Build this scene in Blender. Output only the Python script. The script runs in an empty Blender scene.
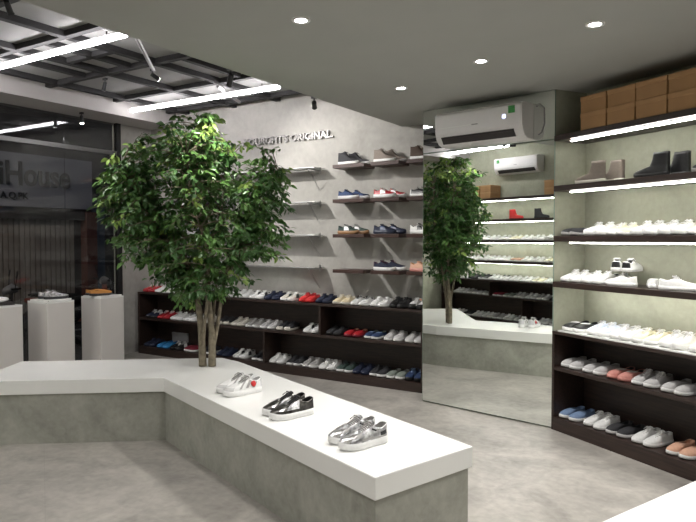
import bpy, bmesh, math, random
import numpy as np
from mathutils import Vector, Matrix
R = math.radians
rnd = random.Random(7)
SC = bpy.context.scene
COL = SC.collection

# ------------------------------------------------------------------ camera
cd = bpy.data.cameras.new('camera')
cd.sensor_width = 36.0
cd.lens = 630.0 / 696.0 * 36.0
cd.clip_start = 0.05
cam = bpy.data.objects.new('camera', cd)
COL.objects.link(cam)
cam.location = (0, 0, 1.6)
cam.rotation_euler = (R(90) - math.atan(22 / 630.0), 0, R(32))
SC.camera = cam

# ------------------------------------------------------------------ world (night street outside)
w = bpy.data.worlds.new('night')
SC.world = w
w.use_nodes = True
w.node_tree.nodes['Background'].inputs[0].default_value = (0.30, 0.33, 0.42, 1)
w.node_tree.nodes['Background'].inputs[1].default_value = 0.10
SC.view_settings.view_transform = 'Standard'
SC.view_settings.look = 'None'
SC.view_settings.gamma = 1.0
SC.view_settings.use_curve_mapping = False
SC.view_settings.exposure = 1.25
# strengths of the shop's lamps and of the added fill lamps (used by the lamp builders below)
TUBE = 14.0
STRIP = 17.0
DOWN = 34.0
SPOT = 30.0
STREET_FILL = 190.0

# ------------------------------------------------------------------ materials
def newmat(name):
    m = bpy.data.materials.new(name); m.use_nodes = True
    return m, m.node_tree, m.node_tree.nodes['Principled BSDF']

def mat(name, col, rough=0.5, metal=0.0, spec=0.5, var=0.06, scale=30.0, bump=0.0, coat=0.0):
    m, nt, b = newmat(name)
    n = nt.nodes.new('ShaderNodeTexNoise'); n.inputs['Scale'].default_value = scale
    n.inputs['Detail'].default_value = 4
    tc = nt.nodes.new('ShaderNodeTexCoord'); nt.links.new(tc.outputs['Object'], n.inputs['Vector'])
    mp = nt.nodes.new('ShaderNodeMapRange')
    mp.inputs['From Min'].default_value = 0.3; mp.inputs['From Max'].default_value = 0.7
    mp.inputs['To Min'].default_value = 1 - var; mp.inputs['To Max'].default_value = 1 + var
    nt.links.new(n.outputs['Fac'], mp.inputs['Value'])
    mx = nt.nodes.new('ShaderNodeVectorMath'); mx.operation = 'SCALE'
    mx.inputs[0].default_value = col[:3]
    nt.links.new(mp.outputs['Result'], mx.inputs['Scale'])
    nt.links.new(mx.outputs['Vector'], b.inputs['Base Color'])
    b.inputs['Roughness'].default_value = rough
    b.inputs['Metallic'].default_value = metal
    b.inputs['Specular IOR Level'].default_value = spec
    b.inputs['Coat Weight'].default_value = coat
    if bump:
        bp = nt.nodes.new('ShaderNodeBump'); bp.inputs['Strength'].default_value = bump
        bp.inputs['Distance'].default_value = 0.004
        nt.links.new(n.outputs['Fac'], bp.inputs['Height']); nt.links.new(bp.outputs['Normal'], b.inputs['Normal'])
    return m

def plaster(name, c1, c2, scale=1.3, rough=0.8, bump=0.08, seams=None, spec=0.3):
    """trowelled concrete / micro-cement: two noise scales over two colours"""
    m, nt, b = newmat(name)
    tc = nt.nodes.new('ShaderNodeTexCoord')
    n1 = nt.nodes.new('ShaderNodeTexNoise'); n1.inputs['Scale'].default_value = scale
    n1.inputs['Detail'].default_value = 8; n1.inputs['Roughness'].default_value = 0.62; n1.inputs['Distortion'].default_value = 0.9
    n2 = nt.nodes.new('ShaderNodeTexNoise'); n2.inputs['Scale'].default_value = scale * 9
    n2.inputs['Detail'].default_value = 6; n2.inputs['Distortion'].default_value = 0.4
    for n in (n1, n2): nt.links.new(tc.outputs['Object'], n.inputs['Vector'])
    ad = nt.nodes.new('ShaderNodeMix'); ad.data_type = 'FLOAT'; ad.inputs['Factor'].default_value = 0.3
    nt.links.new(n1.outputs['Fac'], ad.inputs['A']); nt.links.new(n2.outputs['Fac'], ad.inputs['B'])
    cr = nt.nodes.new('ShaderNodeValToRGB')
    cr.color_ramp.elements[0].position = 0.33; cr.color_ramp.elements[0].color = (*c1, 1)
    cr.color_ramp.elements[1].position = 0.66; cr.color_ramp.elements[1].color = (*c2, 1)
    nt.links.new(ad.outputs['Result'], cr.inputs['Fac'])
    out = cr.outputs['Color']
    if seams:
        br = nt.nodes.new('ShaderNodeTexBrick'); br.offset = 0.0
        br.inputs['Scale'].default_value = 1.0; br.inputs['Mortar Size'].default_value = 0.0022
        br.inputs['Brick Width'].default_value = seams; br.inputs['Row Height'].default_value = seams
        br.inputs['Color1'].default_value = (1, 1, 1, 1); br.inputs['Color2'].default_value = (0.93, 0.93, 0.93, 1)
        br.inputs['Mortar'].default_value = (0.72, 0.72, 0.72, 1)
        mp = nt.nodes.new('ShaderNodeMapping'); mp.inputs['Rotation'].default_value = (0, 0, R(32))
        nt.links.new(tc.outputs['Object'], mp.inputs['Vector']); nt.links.new(mp.outputs['Vector'], br.inputs['Vector'])
        mu = nt.nodes.new('ShaderNodeMix'); mu.data_type = 'RGBA'; mu.blend_type = 'MULTIPLY'; mu.inputs['Factor'].default_value = 0.4
        nt.links.new(out, mu.inputs['A']); nt.links.new(br.outputs['Color'], mu.inputs['B']); out = mu.outputs['Result']
    nt.links.new(out, b.inputs['Base Color'])
    b.inputs['Roughness'].default_value = rough; b.inputs['Specular IOR Level'].default_value = spec
    bp = nt.nodes.new('ShaderNodeBump'); bp.inputs['Strength'].default_value = bump; bp.inputs['Distance'].default_value = 0.01
    nt.links.new(ad.outputs['Result'], bp.inputs['Height']); nt.links.new(bp.outputs['Normal'], b.inputs['Normal'])
    return m

def wood(name, c1, c2, rough=0.45):
    m, nt, b = newmat(name)
    tc = nt.nodes.new('ShaderNodeTexCoord'); mp = nt.nodes.new('ShaderNodeMapping')
    mp.inputs['Scale'].default_value = (2.0, 30.0, 30.0)
    n = nt.nodes.new('ShaderNodeTexNoise'); n.inputs['Scale'].default_value = 2.2; n.inputs['Detail'].default_value = 6
    n.inputs['Distortion'].default_value = 0.5
    cr = nt.nodes.new('ShaderNodeValToRGB')
    cr.color_ramp.elements[0].position = 0.35; cr.color_ramp.elements[0].color = (*c1, 1)
    cr.color_ramp.elements[1].position = 0.7; cr.color_ramp.elements[1].color = (*c2, 1)
    nt.links.new(tc.outputs['Object'], mp.inputs['Vector']); nt.links.new(mp.outputs['Vector'], n.inputs['Vector'])
    nt.links.new(n.outputs['Fac'], cr.inputs['Fac']); nt.links.new(cr.outputs['Color'], b.inputs['Base Color'])
    b.inputs['Roughness'].default_value = rough
    return m

def emis(name, col, strength):
    m, nt, b = newmat(name)
    b.inputs['Base Color'].default_value = (0.8, 0.8, 0.8, 1)
    b.inputs['Emission Color'].default_value = (*col, 1); b.inputs['Emission Strength'].default_value = strength
    return m

def glassmat(name, tint=(0.9, 0.95, 0.93), refl=1.0):
    m, nt, b = newmat(name); nt.nodes.remove(b)
    tr = nt.nodes.new('ShaderNodeBsdfTransparent'); tr.inputs[0].default_value = (*tint, 1)
    gl = nt.nodes.new('ShaderNodeBsdfGlossy'); gl.inputs['Roughness'].default_value = 0.01
    gl.inputs['Color'].default_value = (refl, refl, refl, 1)
    fr = nt.nodes.new('ShaderNodeFresnel'); fr.inputs['IOR'].default_value = 1.5
    mx = nt.nodes.new('ShaderNodeMixShader')
    nt.links.new(fr.outputs[0], mx.inputs[0]); nt.links.new(tr.outputs[0], mx.inputs[1]); nt.links.new(gl.outputs[0], mx.inputs[2])
    nt.links.new(mx.outputs[0], nt.nodes['Material Output'].inputs['Surface'])
    return m

M = {}
M['wall'] = plaster('trowelled_plaster', (0.32, 0.31, 0.285), (0.45, 0.435, 0.405), 1.6)
M['wall_green'] = plaster('green_grey_plaster', (0.31, 0.315, 0.245), (0.42, 0.425, 0.335), 2.2)
M['floor'] = plaster('polished_cement', (0.25, 0.235, 0.215), (0.50, 0.47, 0.43), 1.9, rough=0.35, bump=0.02, seams=1.2, spec=0.4)
M['bench_base'] = plaster('bench_cement', (0.27, 0.272, 0.235), (0.44, 0.44, 0.39), 2.6, rough=0.5)
M['ceiling'] = mat('matt_ceiling_paint', (0.40, 0.405, 0.38), 0.9, var=0.02, scale=3)
M['ceiling_high'] = mat('raw_slab_paint', (0.34, 0.335, 0.33), 0.9, var=0.08, scale=2)
M['beam'] = mat('beam_paint', (0.42, 0.40, 0.39), 0.85, var=0.03, scale=3)
M['grid'] = mat('dark_steel', (0.035, 0.034, 0.035), 0.75, spec=0.25, var=0.1)
M['black'] = mat('black_metal', (0.012, 0.012, 0.013), 0.4)
M['solid'] = mat('solid_surface_white', (0.90, 0.90, 0.88), 0.22, var=0.012, scale=4, spec=0.5)
M['pedestal'] = mat('pedestal_white', (0.74, 0.71, 0.68), 0.55, var=0.02, scale=3)
M['walnut'] = wood('dark_walnut', (0.016, 0.009, 0.007), (0.042, 0.024, 0.018))
M['walnut_edge'] = wood('brown_board', (0.035, 0.017, 0.013), (0.075, 0.037, 0.028))
M['walnut_mid'] = wood('dark_walnut_board', (0.022, 0.013, 0.011), (0.048, 0.028, 0.022), 0.4)
M['metal'] = mat('brushed_steel', (0.55, 0.55, 0.55), 0.3, metal=1.0)
M['letter'] = mat('letter_metal', (0.30, 0.29, 0.28), 0.45, metal=0.3)
M['mirror'] = mat('mirror_silver', (0.86, 0.89, 0.86), 0.0, metal=1.0, var=0.0)
M['mirror_edge'] = mat('mirror_edge', (0.25, 0.33, 0.28), 0.2)
M['glass'] = glassmat('shop_glass', (0.70, 0.72, 0.72), 0.7)
M['shelf_glass'] = glassmat('shelf_glass', (0.80, 0.82, 0.81))
M['plastic'] = mat('white_plastic', (0.80, 0.78, 0.78), 0.3, var=0.01)
M['grey_plastic'] = mat('grey_plastic', (0.35, 0.34, 0.35), 0.4)
M['dark_plastic'] = mat('dark_plastic', (0.03, 0.025, 0.025), 0.4)
M['sticker_green'] = mat('sticker_green', (0.05, 0.30, 0.07), 0.4, var=0.3, scale=120)
M['card'] = mat('kraft_cardboard', (0.42, 0.24, 0.11), 0.8, var=0.07, scale=8)
M['card_lid'] = mat('kraft_lid', (0.46, 0.27, 0.13), 0.8, var=0.07, scale=8)
M['bark'] = mat('pale_bark', (0.20, 0.17, 0.12), 0.85, var=0.35, scale=25, bump=0.5)
M['leaf_a'] = mat('leaf_green', (0.090, 0.190, 0.045), 0.34, var=0.3, scale=6)
M['leaf_b'] = mat('leaf_dark', (0.050, 0.125, 0.032), 0.42, var=0.3, scale=6)
M['leaf_c'] = mat('leaf_young', (0.24, 0.36, 0.08), 0.42, var=0.3, scale=6)
M['tube'] = emis('tube_light', (1.0, 0.97, 0.99), TUBE)
M['strip'] = emis('led_strip', (1.0, 0.99, 0.93), STRIP)
M['lamp'] = emis('lamp_lens', (1.0, 0.98, 0.95), 25.0)
M['status'] = emis('status_led', (0.5, 0.55, 1.0), 1.2)
M['asphalt'] = mat('asphalt', (0.035, 0.034, 0.036), 0.7, var=0.3)
M['shutter'] = mat('shutter_slats', (0.36, 0.31, 0.27), 0.6, var=0.15, scale=3)
M['facade'] = mat('facade_paint', (0.07, 0.065, 0.065), 0.8, var=0.3, scale=2)
M['brick'] = mat('red_brown_paint', (0.14, 0.055, 0.045), 0.8, var=0.2)
M['sign'] = mat('sign_panel', (0.34, 0.34, 0.39), 0.6, var=0.05, scale=2)
M['signtext'] = mat('sign_letters', (0.015, 0.015, 0.02), 0.5)
M['red'] = mat('red_paint', (0.35, 0.06, 0.03), 0.35)
M['rubber'] = mat('rubber', (0.015, 0.015, 0.015), 0.8)

# ------------------------------------------------------------------ mesh helpers
class MB:
    def __init__(s): s.v = []; s.f = []; s.m = []; s.mi = 0
    def add(s, vs, fs):
        o = len(s.v); s.v += [tuple(v) for v in vs]
        for f in fs: s.f.append([o + i for i in f]); s.m.append(s.mi)
        return s
    def box(s, x0, x1, y0, y1, z0, z1):
        return s.add([(x0,y0,z0),(x1,y0,z0),(x1,y1,z0),(x0,y1,z0),(x0,y0,z1),(x1,y0,z1),(x1,y1,z1),(x0,y1,z1)],
                     [(0,3,2,1),(4,5,6,7),(0,1,5,4),(1,2,6,5),(2,3,7,6),(3,0,4,7)])
    def prism(s, pts, z0, z1):           # polygon (ccw) in xy, extruded in z
        n = len(pts)
        return s.add([(x,y,z0) for x,y in pts] + [(x,y,z1) for x,y in pts],
                     [tuple(range(n-1,-1,-1)), tuple(range(n,2*n))] + [(i,(i+1)%n,n+(i+1)%n,n+i) for i in range(n)])
    def tube(s, pts, rs, n=10, cap=True):
        pts = [Vector(p) for p in pts]
        if not hasattr(rs, '__len__'): rs = [rs]*len(pts)
        rings = []; a = None
        for i, p in enumerate(pts):
            t = (pts[min(i+1,len(pts)-1)] - pts[max(i-1,0)]).normalized()
            if a is None:
                a = t.orthogonal().normalized()
            else:
                a = (a - t*a.dot(t)).normalized()
            b = t.cross(a)
            rings.append([p + (a*math.cos(2*math.pi*k/n) + b*math.sin(2*math.pi*k/n))*rs[i] for k in range(n)])
        vs = [v for r in rings for v in r]; fs = []
        for i in range(len(pts)-1):
            for k in range(n):
                fs.append((i*n+k, i*n+(k+1)%n, (i+1)*n+(k+1)%n, (i+1)*n+k))
        if cap:
            fs.append(tuple(range(n-1,-1,-1))); fs.append(tuple((len(pts)-1)*n+k for k in range(n)))
        return s.add(vs, fs)
    def lathe(s, prof, c=(0,0,0), n=20):   # prof: (r, z)
        vs = []; fs = []
        for r, z in prof:
            for k in range(n):
                vs.append((c[0]+r*math.cos(2*math.pi*k/n), c[1]+r*math.sin(2*math.pi*k/n), c[2]+z))
        m = len(prof)
        for i in range(m-1):
            for k in range(n): fs.append((i*n+k, i*n+(k+1)%n, (i+1)*n+(k+1)%n, (i+1)*n+k))
        fs.append(tuple(range(n-1,-1,-1))); fs.append(tuple((m-1)*n+k for k in range(n)))
        return s.add(vs, fs)
    def mesh(s, name, mats, smooth=False):
        me = bpy.data.meshes.new(name); me.from_pydata(s.v, [], s.f)
        if not isinstance(mats, (list, tuple)): mats = [mats]
        for m_ in mats: me.materials.append(m_)
        me.polygons.foreach_set('material_index', s.m)
        if smooth: me.polygons.foreach_set('use_smooth', [True]*len(s.f))
        me.update(); return me
    def build(s, name, mats, parent=None, smooth=False, bevel=0, loc=None, rot=None, autosmooth=False):
        o = bpy.data.objects.new(name, s.mesh(name, mats, smooth)); COL.objects.link(o)
        if parent is not None: o.parent = parent
        if loc is not None: o.location = loc
        if rot is not None: o.rotation_euler = rot
        if bevel:
            b = o.modifiers.new('bevel', 'BEVEL'); b.width = bevel; b.segments = 2; b.limit_method = 'ANGLE'
        return o

def tag(o, label=None, cat=None, group=None, kind=None):
    if label: o['label'] = label
    if cat: o['category'] = cat
    if group: o['group'] = group
    if kind: o['kind'] = kind
    return o
def empty(name, loc=(0,0,0), rz=0, label=None, cat=None, group=None):
    o = bpy.data.objects.new(name, None); o.empty_display_size = 0.05
    COL.objects.link(o); o.location = loc; o.rotation_euler = (0,0,rz)
    return tag(o, label, cat, group)
KIDS = {}
def copy_tree(o, parent=None):
    c = o.copy(); COL.objects.link(c)
    if parent is not None: c.parent = parent
    for ch in list(o.children): copy_tree(ch, c)
    return c
def struct(name, mb, m, bevel=0, **k): return tag(mb.build(name, m, bevel=bevel, **k), kind='structure')
def textmesh(body, size, extrude, m, name, parent, loc, rot, xscale=1.0, shear=0.0, offset=0.0, bold=0.0):
    cu = bpy.data.curves.new(name, 'FONT'); cu.body = body; cu.size = size; cu.extrude = extrude
    cu.resolution_u = 4; cu.offset = bold; cu.shear = shear
    t = bpy.data.objects.new(name + '_tmp', cu); COL.objects.link(t)
    dg = bpy.context.evaluated_depsgraph_get(); dg.update()
    me = bpy.data.meshes.new_from_object(t.evaluated_get(dg)); bpy.data.objects.remove(t)
    me.materials.clear(); me.materials.append(m); me.name = name
    o = bpy.data.objects.new(name, me); COL.objects.link(o); o.parent = parent
    o.location = loc; o.rotation_euler = rot; o.scale = (xscale, 1, 1)
    return o

# ------------------------------------------------------------------ frames of reference of the angled walls
MA, MBp = Vector((-2.6431, 5.615, 0)), Vector((-1.3319, 5.38, 0))          # mirror line
mang = math.atan2(MBp.y-MA.y, MBp.x-MA.x)
RA = Vector((-1.335, 5.364, 0)); rang = R(-32.1)                          # right shelf wall line
def frame(o, ang):                                                        # local x along wall, local -y to the room
    return Matrix.Translation(o) @ Matrix.Rotation(ang, 4, 'Z')
FM = frame(MA, mang); FR = frame(RA, rang)
def setf(o, F, loc=(0,0,0), rz=0):
    o.matrix_world = F @ Matrix.Translation(loc) @ Matrix.Rotation(rz, 4, 'Z'); return o

# ================================================================== SETTING
LX = -7.25; BY = 6.25; CZ = 2.84; EX = -3.205; GZ = 3.31; HZ = 3.365; OY = 0.30
struct('floor', MB().box(-7.25, 3.4, -2.6, 6.4, -0.1, 0.0), M['floor'])
struct('wall_back', MB().box(-7.4, -1.8, BY, BY+0.15, 0, 3.5), M['wall'])
struct('wall_left', MB().box(-7.4, LX, 5.70, BY, 0, 3.5), M['wall'])
struct('wall_left_pier', MB().box(-7.4, LX, OY-0.15, 2.90, 0, 3.5), M['wall_green'])
struct('wall_opposite', MB().box(-7.4, -3.35, OY-0.15, OY, 0, 3.5), M['wall_green'])
struct('wall_opposite_return', MB().box(-3.5, -3.35, -2.6, OY-0.15, 0, 3.5), M['wall'])
struct('wall_rear', MB().box(-3.5, 3.4, -2.75, -2.6, 0, 3.5), M['wall'])
o = struct('wall_right', MB().box(0.0, 5.2, 0.36, 0.5, 0, 3.0), M['wall_green']); setf(o, FR)
struct('wall_far_right', MB().box(3.4, 3.55, -2.75, 3.2, 0, 3.0), M['wall'])
# pillar that carries the mirror
pc = [FM @ Vector(p) for p in [(0, 0.012, 0), (1.332, 0.012, 0), (1.332, 0.9, 0), (0.0, 0.9, 0)]]
side = FR @ Vector((0.0, 0.36, 0))
struct('wall_mirror_pillar', MB().prism([(pc[0].x, pc[0].y), (pc[1].x, pc[1].y), (side.x, side.y), (side.x+0.1, BY), (pc[0].x, BY)], 0, 3.0), M['wall_green'])
# low ceiling with its fascia, higher slab beyond
struct('ceiling', MB().prism([(EX, -2.6), (3.4, -2.6), (3.4, 2.7), (-1.0, BY), (EX, BY)], CZ, CZ+0.12), M['ceiling'])
struct('ceiling_high', MB().box(-7.4, EX+0.4, -2.6, BY+0.1, HZ, HZ+0.1), M['ceiling_high'])
struct('trim_1', MB().box(EX, EX+0.03, -2.6, BY, CZ+0.12, HZ), M['ceiling'])
# beam over the shop window
struct('trim_2', MB().box(-7.4, -6.74, OY, BY, 3.17, HZ), M['beam'])
struct('baseboard_left', MB().box(LX, LX+0.012, 5.72, 5.90, 0, 0.10), M['wall'])

# ceiling grid of dark steel bars
gx = [-6.50, -5.64, -4.92, -4.10, -3.40]
gy = [0.6, 1.3, 1.95, 2.62, 3.33, 4.30, 5.20, 6.05]
gr = empty('ceiling_grid', (-5.0, 3.0, GZ), 0, 'dark steel bar grid hung under the raised ceiling by the shop window', 'ceiling grid')
for x in gx:
    MB().box(x-0.035, x+0.035, OY+0.02-3.0, BY-0.01-3.0, 0, 0.054).build('bar', M['grid'], gr, loc=(5.0, 0, 0))
for y in gy:
    mb = MB()
    for a, b in zip([-6.73]+gx, gx+[EX]):
        mb.box(a+0.035, b-0.035 if b != EX else EX-0.002, y-0.03, y+0.03, 0.003, 0.054)
    mb.build('crossbar', M['grid'], gr, loc=(5.0, -3.0, 0))
for (x0, x1, y0, y1) in [(-5.28, -5.22, 3.36, 4.25), (-5.605, -4.955, 3.80, 3.86), (-6.0, -5.94, 3.36, 4.25), (-4.6, -4.54, 4.31, 5.12)]:
    MB().box(x0, x1, y0, y1, 0.005, 0.054).build('short_bar', M['grid'], gr, loc=(5.0, -3.0, 0))
for (a, b) in [((-4.29, 3.54), (-5.02, 4.36)), ((-5.30, 5.95), (-4.95, 5.2))]:
    MB().tube([(a[0], a[1], -0.02), (b[0], b[1], -0.02)], 0.018, 8).build('brace', M['grey_plastic'], gr, loc=(5.0, -3.0, 0))

# ------------------------------------------------------------------ tube lights
def tube_light(x0, x1, y, z, label):
    t = empty('linear_light', ((x0+x1)/2, y, z), 0, label, 'linear light', 'white linear lights under the ceiling grid')
    L = (x1-x0)/2
    MB().tube([(-L, 0, 0), (-L+0.006, 0, 0), (L-0.006, 0, 0), (L, 0, 0)], [0.019, 0.023, 0.023, 0.019], 12).build('light_tube', M['tube'], t, smooth=False)
    MB().box(-L, L, -0.012, 0.012, 0.022, 0.034).build('housing', M['plastic'], t)
    for s in (-0.8, 0.8):
        MB().tube([(s*L, 0, 0.034), (s*L, 0, GZ-z-0.005)], 0.004, 6).build('hanger', M['black'], t)
tube_light(-6.62, -4.22, 3.39, 3.24, 'nearer of the two white linear lights, ending by the low ceiling edge')
tube_light(-6.66, -4.26, 5.42, 3.24, 'farther white linear light, running above the tree crown to the beam')
tube_light(-7.10, -5.28, 0.95, 3.24, 'third white linear light, over the lit wall seen in the mirror')

# ------------------------------------------------------------------ downlights in the low ceiling
def spotlamp(parent, loc, rot, energy, size, blend=0.6, r=0.03, col=(1, 0.97, 0.93)):
    l = bpy.data.lights.new('lamp', 'SPOT'); l.energy = energy; l.spot_size = size; l.spot_blend = blend
    l.shadow_soft_size = r; l.color = col
    o = bpy.data.objects.new('bulb', l); COL.objects.link(o); o.parent = parent; o.location = loc; o.rotation_euler = rot
    return o
dl = None
DLS = [(-2.141, 2.924, 'downlight nearest the high ceiling, left above the display bench'),
       (-0.742, 3.877, 'downlight nearest the lit shelf wall, right part of the low ceiling'),
       (-1.565, 4.254, 'downlight in front of the air conditioner over the mirror'),
       (-2.399, 4.660, 'smallest downlight, in the low ceiling near the short wall shelves'),
       (-2.0, 1.2, 'added fill downlight above the open floor beside the display bench'),  # from here on: unseen extra downlights, added to fill the room
       (-0.2, 2.3, 'added fill downlight above the corner of the front white counter'),
       (0.6, 0.6, 'added fill downlight behind the viewer'), (-1.0, -0.8, 'added fill downlight farthest behind the viewer'), (1.2, 2.0, 'added fill downlight right of the front white counter')]
for x, y, lab in DLS:
    if dl is None:
        dl = empty('downlight', (x, y, CZ), 0)
        MB().lathe([(0.034, 0.0), (0.034, -0.004), (0.052, -0.006), (0.055, 0.0)], n=24).build('trim_ring', M['plastic'], dl)
        MB().lathe([(0.030, -0.001), (0.034, -0.003), (0.030, -0.0045)], n=24).build('lens', M['lamp'], dl)
        spotlamp(dl, (0, 0, -0.02), (0, 0, 0), DOWN, R(130), 0.8, 0.05)
        t = dl
    else:
        t = copy_tree(dl); t.location = (x, y, CZ)
    tag(t, lab, 'downlight', 'recessed downlights of the low ceiling')

# ------------------------------------------------------------------ track spotlights
def track_spot(x, y, z, target, label, lit, energy=SPOT, drop=0.06):
    t = empty('spotlight', (x, y, z), 0, label, 'spotlight', 'small black spotlights on the raised ceiling')
    MB().box(-0.025, 0.025, -0.015, 0.015, -0.02, 0.0).build('mount', M['black'], t)
    MB().tube([(0, 0, -0.02), (0, 0, -drop)], 0.006, 8).build('stem', M['black'], t)
    c = MB(); c.lathe([(0.018, 0.02), (0.021, 0.012), (0.021, -0.065), (0.025, -0.075), (0.021, -0.073)], n=16)
    d = Vector(target) - Vector((x, y, z-drop))
    rot = Vector((0, 0, -1)).rotation_difference(d.normalized()).to_euler()
    h = c.build('lamp_head', M['black'], t, loc=(0, 0, -drop), rot=rot)
    MB().lathe([(0.0205, -0.074), (0.0205, -0.0765)], n=16).build('lens', M['lamp'] if lit else M['grey_plastic'], h)
    if lit: spotlamp(h, (0, 0, -0.085), (0, 0, 0), energy, R(80), 0.8, 0.018)
    return t
track_spot(-5.06, 4.39, GZ, (-3.9, 6.25, 1.9), 'lit spotlight under the grid where the steel brace ends', True, 85)
track_spot(-4.40, 2.53, GZ, (-5.6, 4.4, 0.9), 'lit spotlight at the near end of the raised ceiling, above the nearer linear light', True, 45)
track_spot(-5.78, 4.37, GZ, (-6.1, 4.2, 1.9), 'unlit spotlight between the two linear lights', False)
track_spot(-6.98, 4.93, 3.17, (-6.8, 4.9, 1.0), 'spotlight under the beam in front of the shop window', True, 5)
tr = empty('lighting_track', (EX-0.05, 4.1, CZ+0.03), 0, 'thin black lighting track along the edge of the low ceiling', 'lighting track')
MB().box(-0.015, 0.015, -0.9, 1.6, 0.0, 0.02).build('rail', M['black'], tr)
for k, y in enumerate((-0.7, 0.4, 1.4)):
    MB().box(-0.01, 0.048, y-0.01, y+0.01, 0.004, 0.016).build('bracket', M['black'], tr)
track_spot(EX-0.05, 3.56, CZ+0.03, (-3.95, 3.95, 1.85), 'black spotlight on the ceiling edge right of the near linear light', True, 26)
track_spot(EX-0.05, 4.64, CZ+0.03, (-4.3, 6.25, 2.2), 'black spotlight on the ceiling edge above the wall lettering', True, 12)
sc_ = empty('security_camera', (-6.65, BY, 3.20), 0, 'small round white camera above the tree by the end of the beam', 'camera')
MB().tube([(0, 0, 0), (0, -0.02, 0)], 0.04, 18).build('mount', M['plastic'], sc_)
MB().tube([(0, -0.02, 0), (0.005, -0.03, -0.003), (0.02, -0.06, -0.012), (0.03, -0.085, -0.02), (0.034, -0.095, -0.022)], [0.02, 0.036, 0.042, 0.04, 0.034], 18).build('housing', M['plastic'], sc_, smooth=True)
MB().tube([(0.034, -0.094, -0.022), (0.037, -0.101, -0.024)], 0.024, 16).build('lens', M['black'], sc_)

# ------------------------------------------------------------------ shop window on the left
win = MB()
struct('window_1', MB().box(LX-0.006, LX+0.006, 2.91, 4.865, 0.02, 2.735), M['glass'])
struct('window_2', MB().box(LX-0.006, LX+0.006, 4.871, 5.63, 0.02, 2.735), M['glass'])
struct('window_3', MB().box(LX-0.006, LX+0.006, 2.91, 4.865, 2.79, 3.165), M['glass'])
struct('window_4', MB().box(LX-0.006, LX+0.006, 4.871, 5.63, 2.79, 3.165), M['glass'])
struct('trim_3', MB().box(LX-0.03, LX+0.03, 5.63, 5.70, 0, 3.17), M['black'], 0.002)
struct('trim_4', MB().box(LX-0.03, LX+0.03, 2.90, 5.63, 2.735, 2.79), mat('transom_steel', (0.16, 0.16, 0.16), 0.35, metal=0.6), 0.002)
struct('trim_5', MB().box(LX-0.02, LX+0.02, 2.90, 5.63, 0, 0.02), M['black'])

# ------------------------------------------------------------------ street outside
struct('floor_street', MB().box(-14.5, -7.4, -1.5, 13.0, -0.25, -0.15), M['asphalt'])
fac = empty('shop_front', (-11.5, 7.0, -0.15), 0, 'dark shop front across the street with slatted shutter and lettered sign, behind the glass', 'building')
MB().box(-2.0, -0.06, -6, 6, 0, 6.0).build('facade', M['facade'], fac)
sh = MB()
for k in range(46):
    y = -3.9 + k*0.105
    sh.box(-0.05, 0.0, y, y+0.082, 0.02, 2.13)
sh.build('shutter', M['shutter'], fac)
MB().box(-0.05, 0.06, -4.2, 1.30, 2.36, 3.35).build('sign_board', M['sign'], fac)
MB().box(-0.05, 0.10, -4.2, 1.30, 2.13, 2.30).build('awning_box', M['facade'], fac)
MB().box(-0.05, 0.15, 1.10, 1.34, 0.0, 2.3).build('column', M['brick'], fac)
MB().box(-0.05, 0.02, 1.35, 1.62, 0.0, 2.6).build('door_panel', mat('blue_grey_door', (0.10, 0.13, 0.18), 0.6), fac)
tt = textmesh('HiHouse', 0.62, 0.01, M['signtext'], 'sign_lettering', fac, (0.075, -1.02, 2.76), (R(90), 0, R(90)), 1.0, bold=0.012)
tt.scale.x = 1.78 / tt.dimensions.x
textmesh('A.Q.PK', 0.17, 0.008, M['signtext'], 'sign_small_lettering', fac, (0.075, -0.62, 2.50), (R(90), 0, R(90)), 1.0, bold=0.004)
# added lamp, out of view, filling the far side of the street with light
sl = empty('street_fill_lamp', (-9.2, 3.0, -0.15), 0, 'added fill lamp on a pole, out of view beyond the shop window', 'fill lamp')
MB().tube([(0, 0, 0), (0, 0, 4.6), (0, -0.1, 4.9), (-0.0, -0.6, 5.0)], [0.05, 0.04, 0.035, 0.03], 10).build('pole', M['black'], sl)
MB().box(-0.08, 0.08, -0.95, -0.55, 4.95, 5.02).build('lamp_head', M['grey_plastic'], sl, bevel=0.01)
l = bpy.data.lights.new('street_fill_bulb', 'POINT'); l.energy = STREET_FILL; l.shadow_soft_size = 0.15; l.color = (1, 0.88, 0.78)
o = bpy.data.objects.new('bulb', l); COL.objects.link(o); o.parent = sl; o.location = (0.0, -0.75, 4.8)

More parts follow.
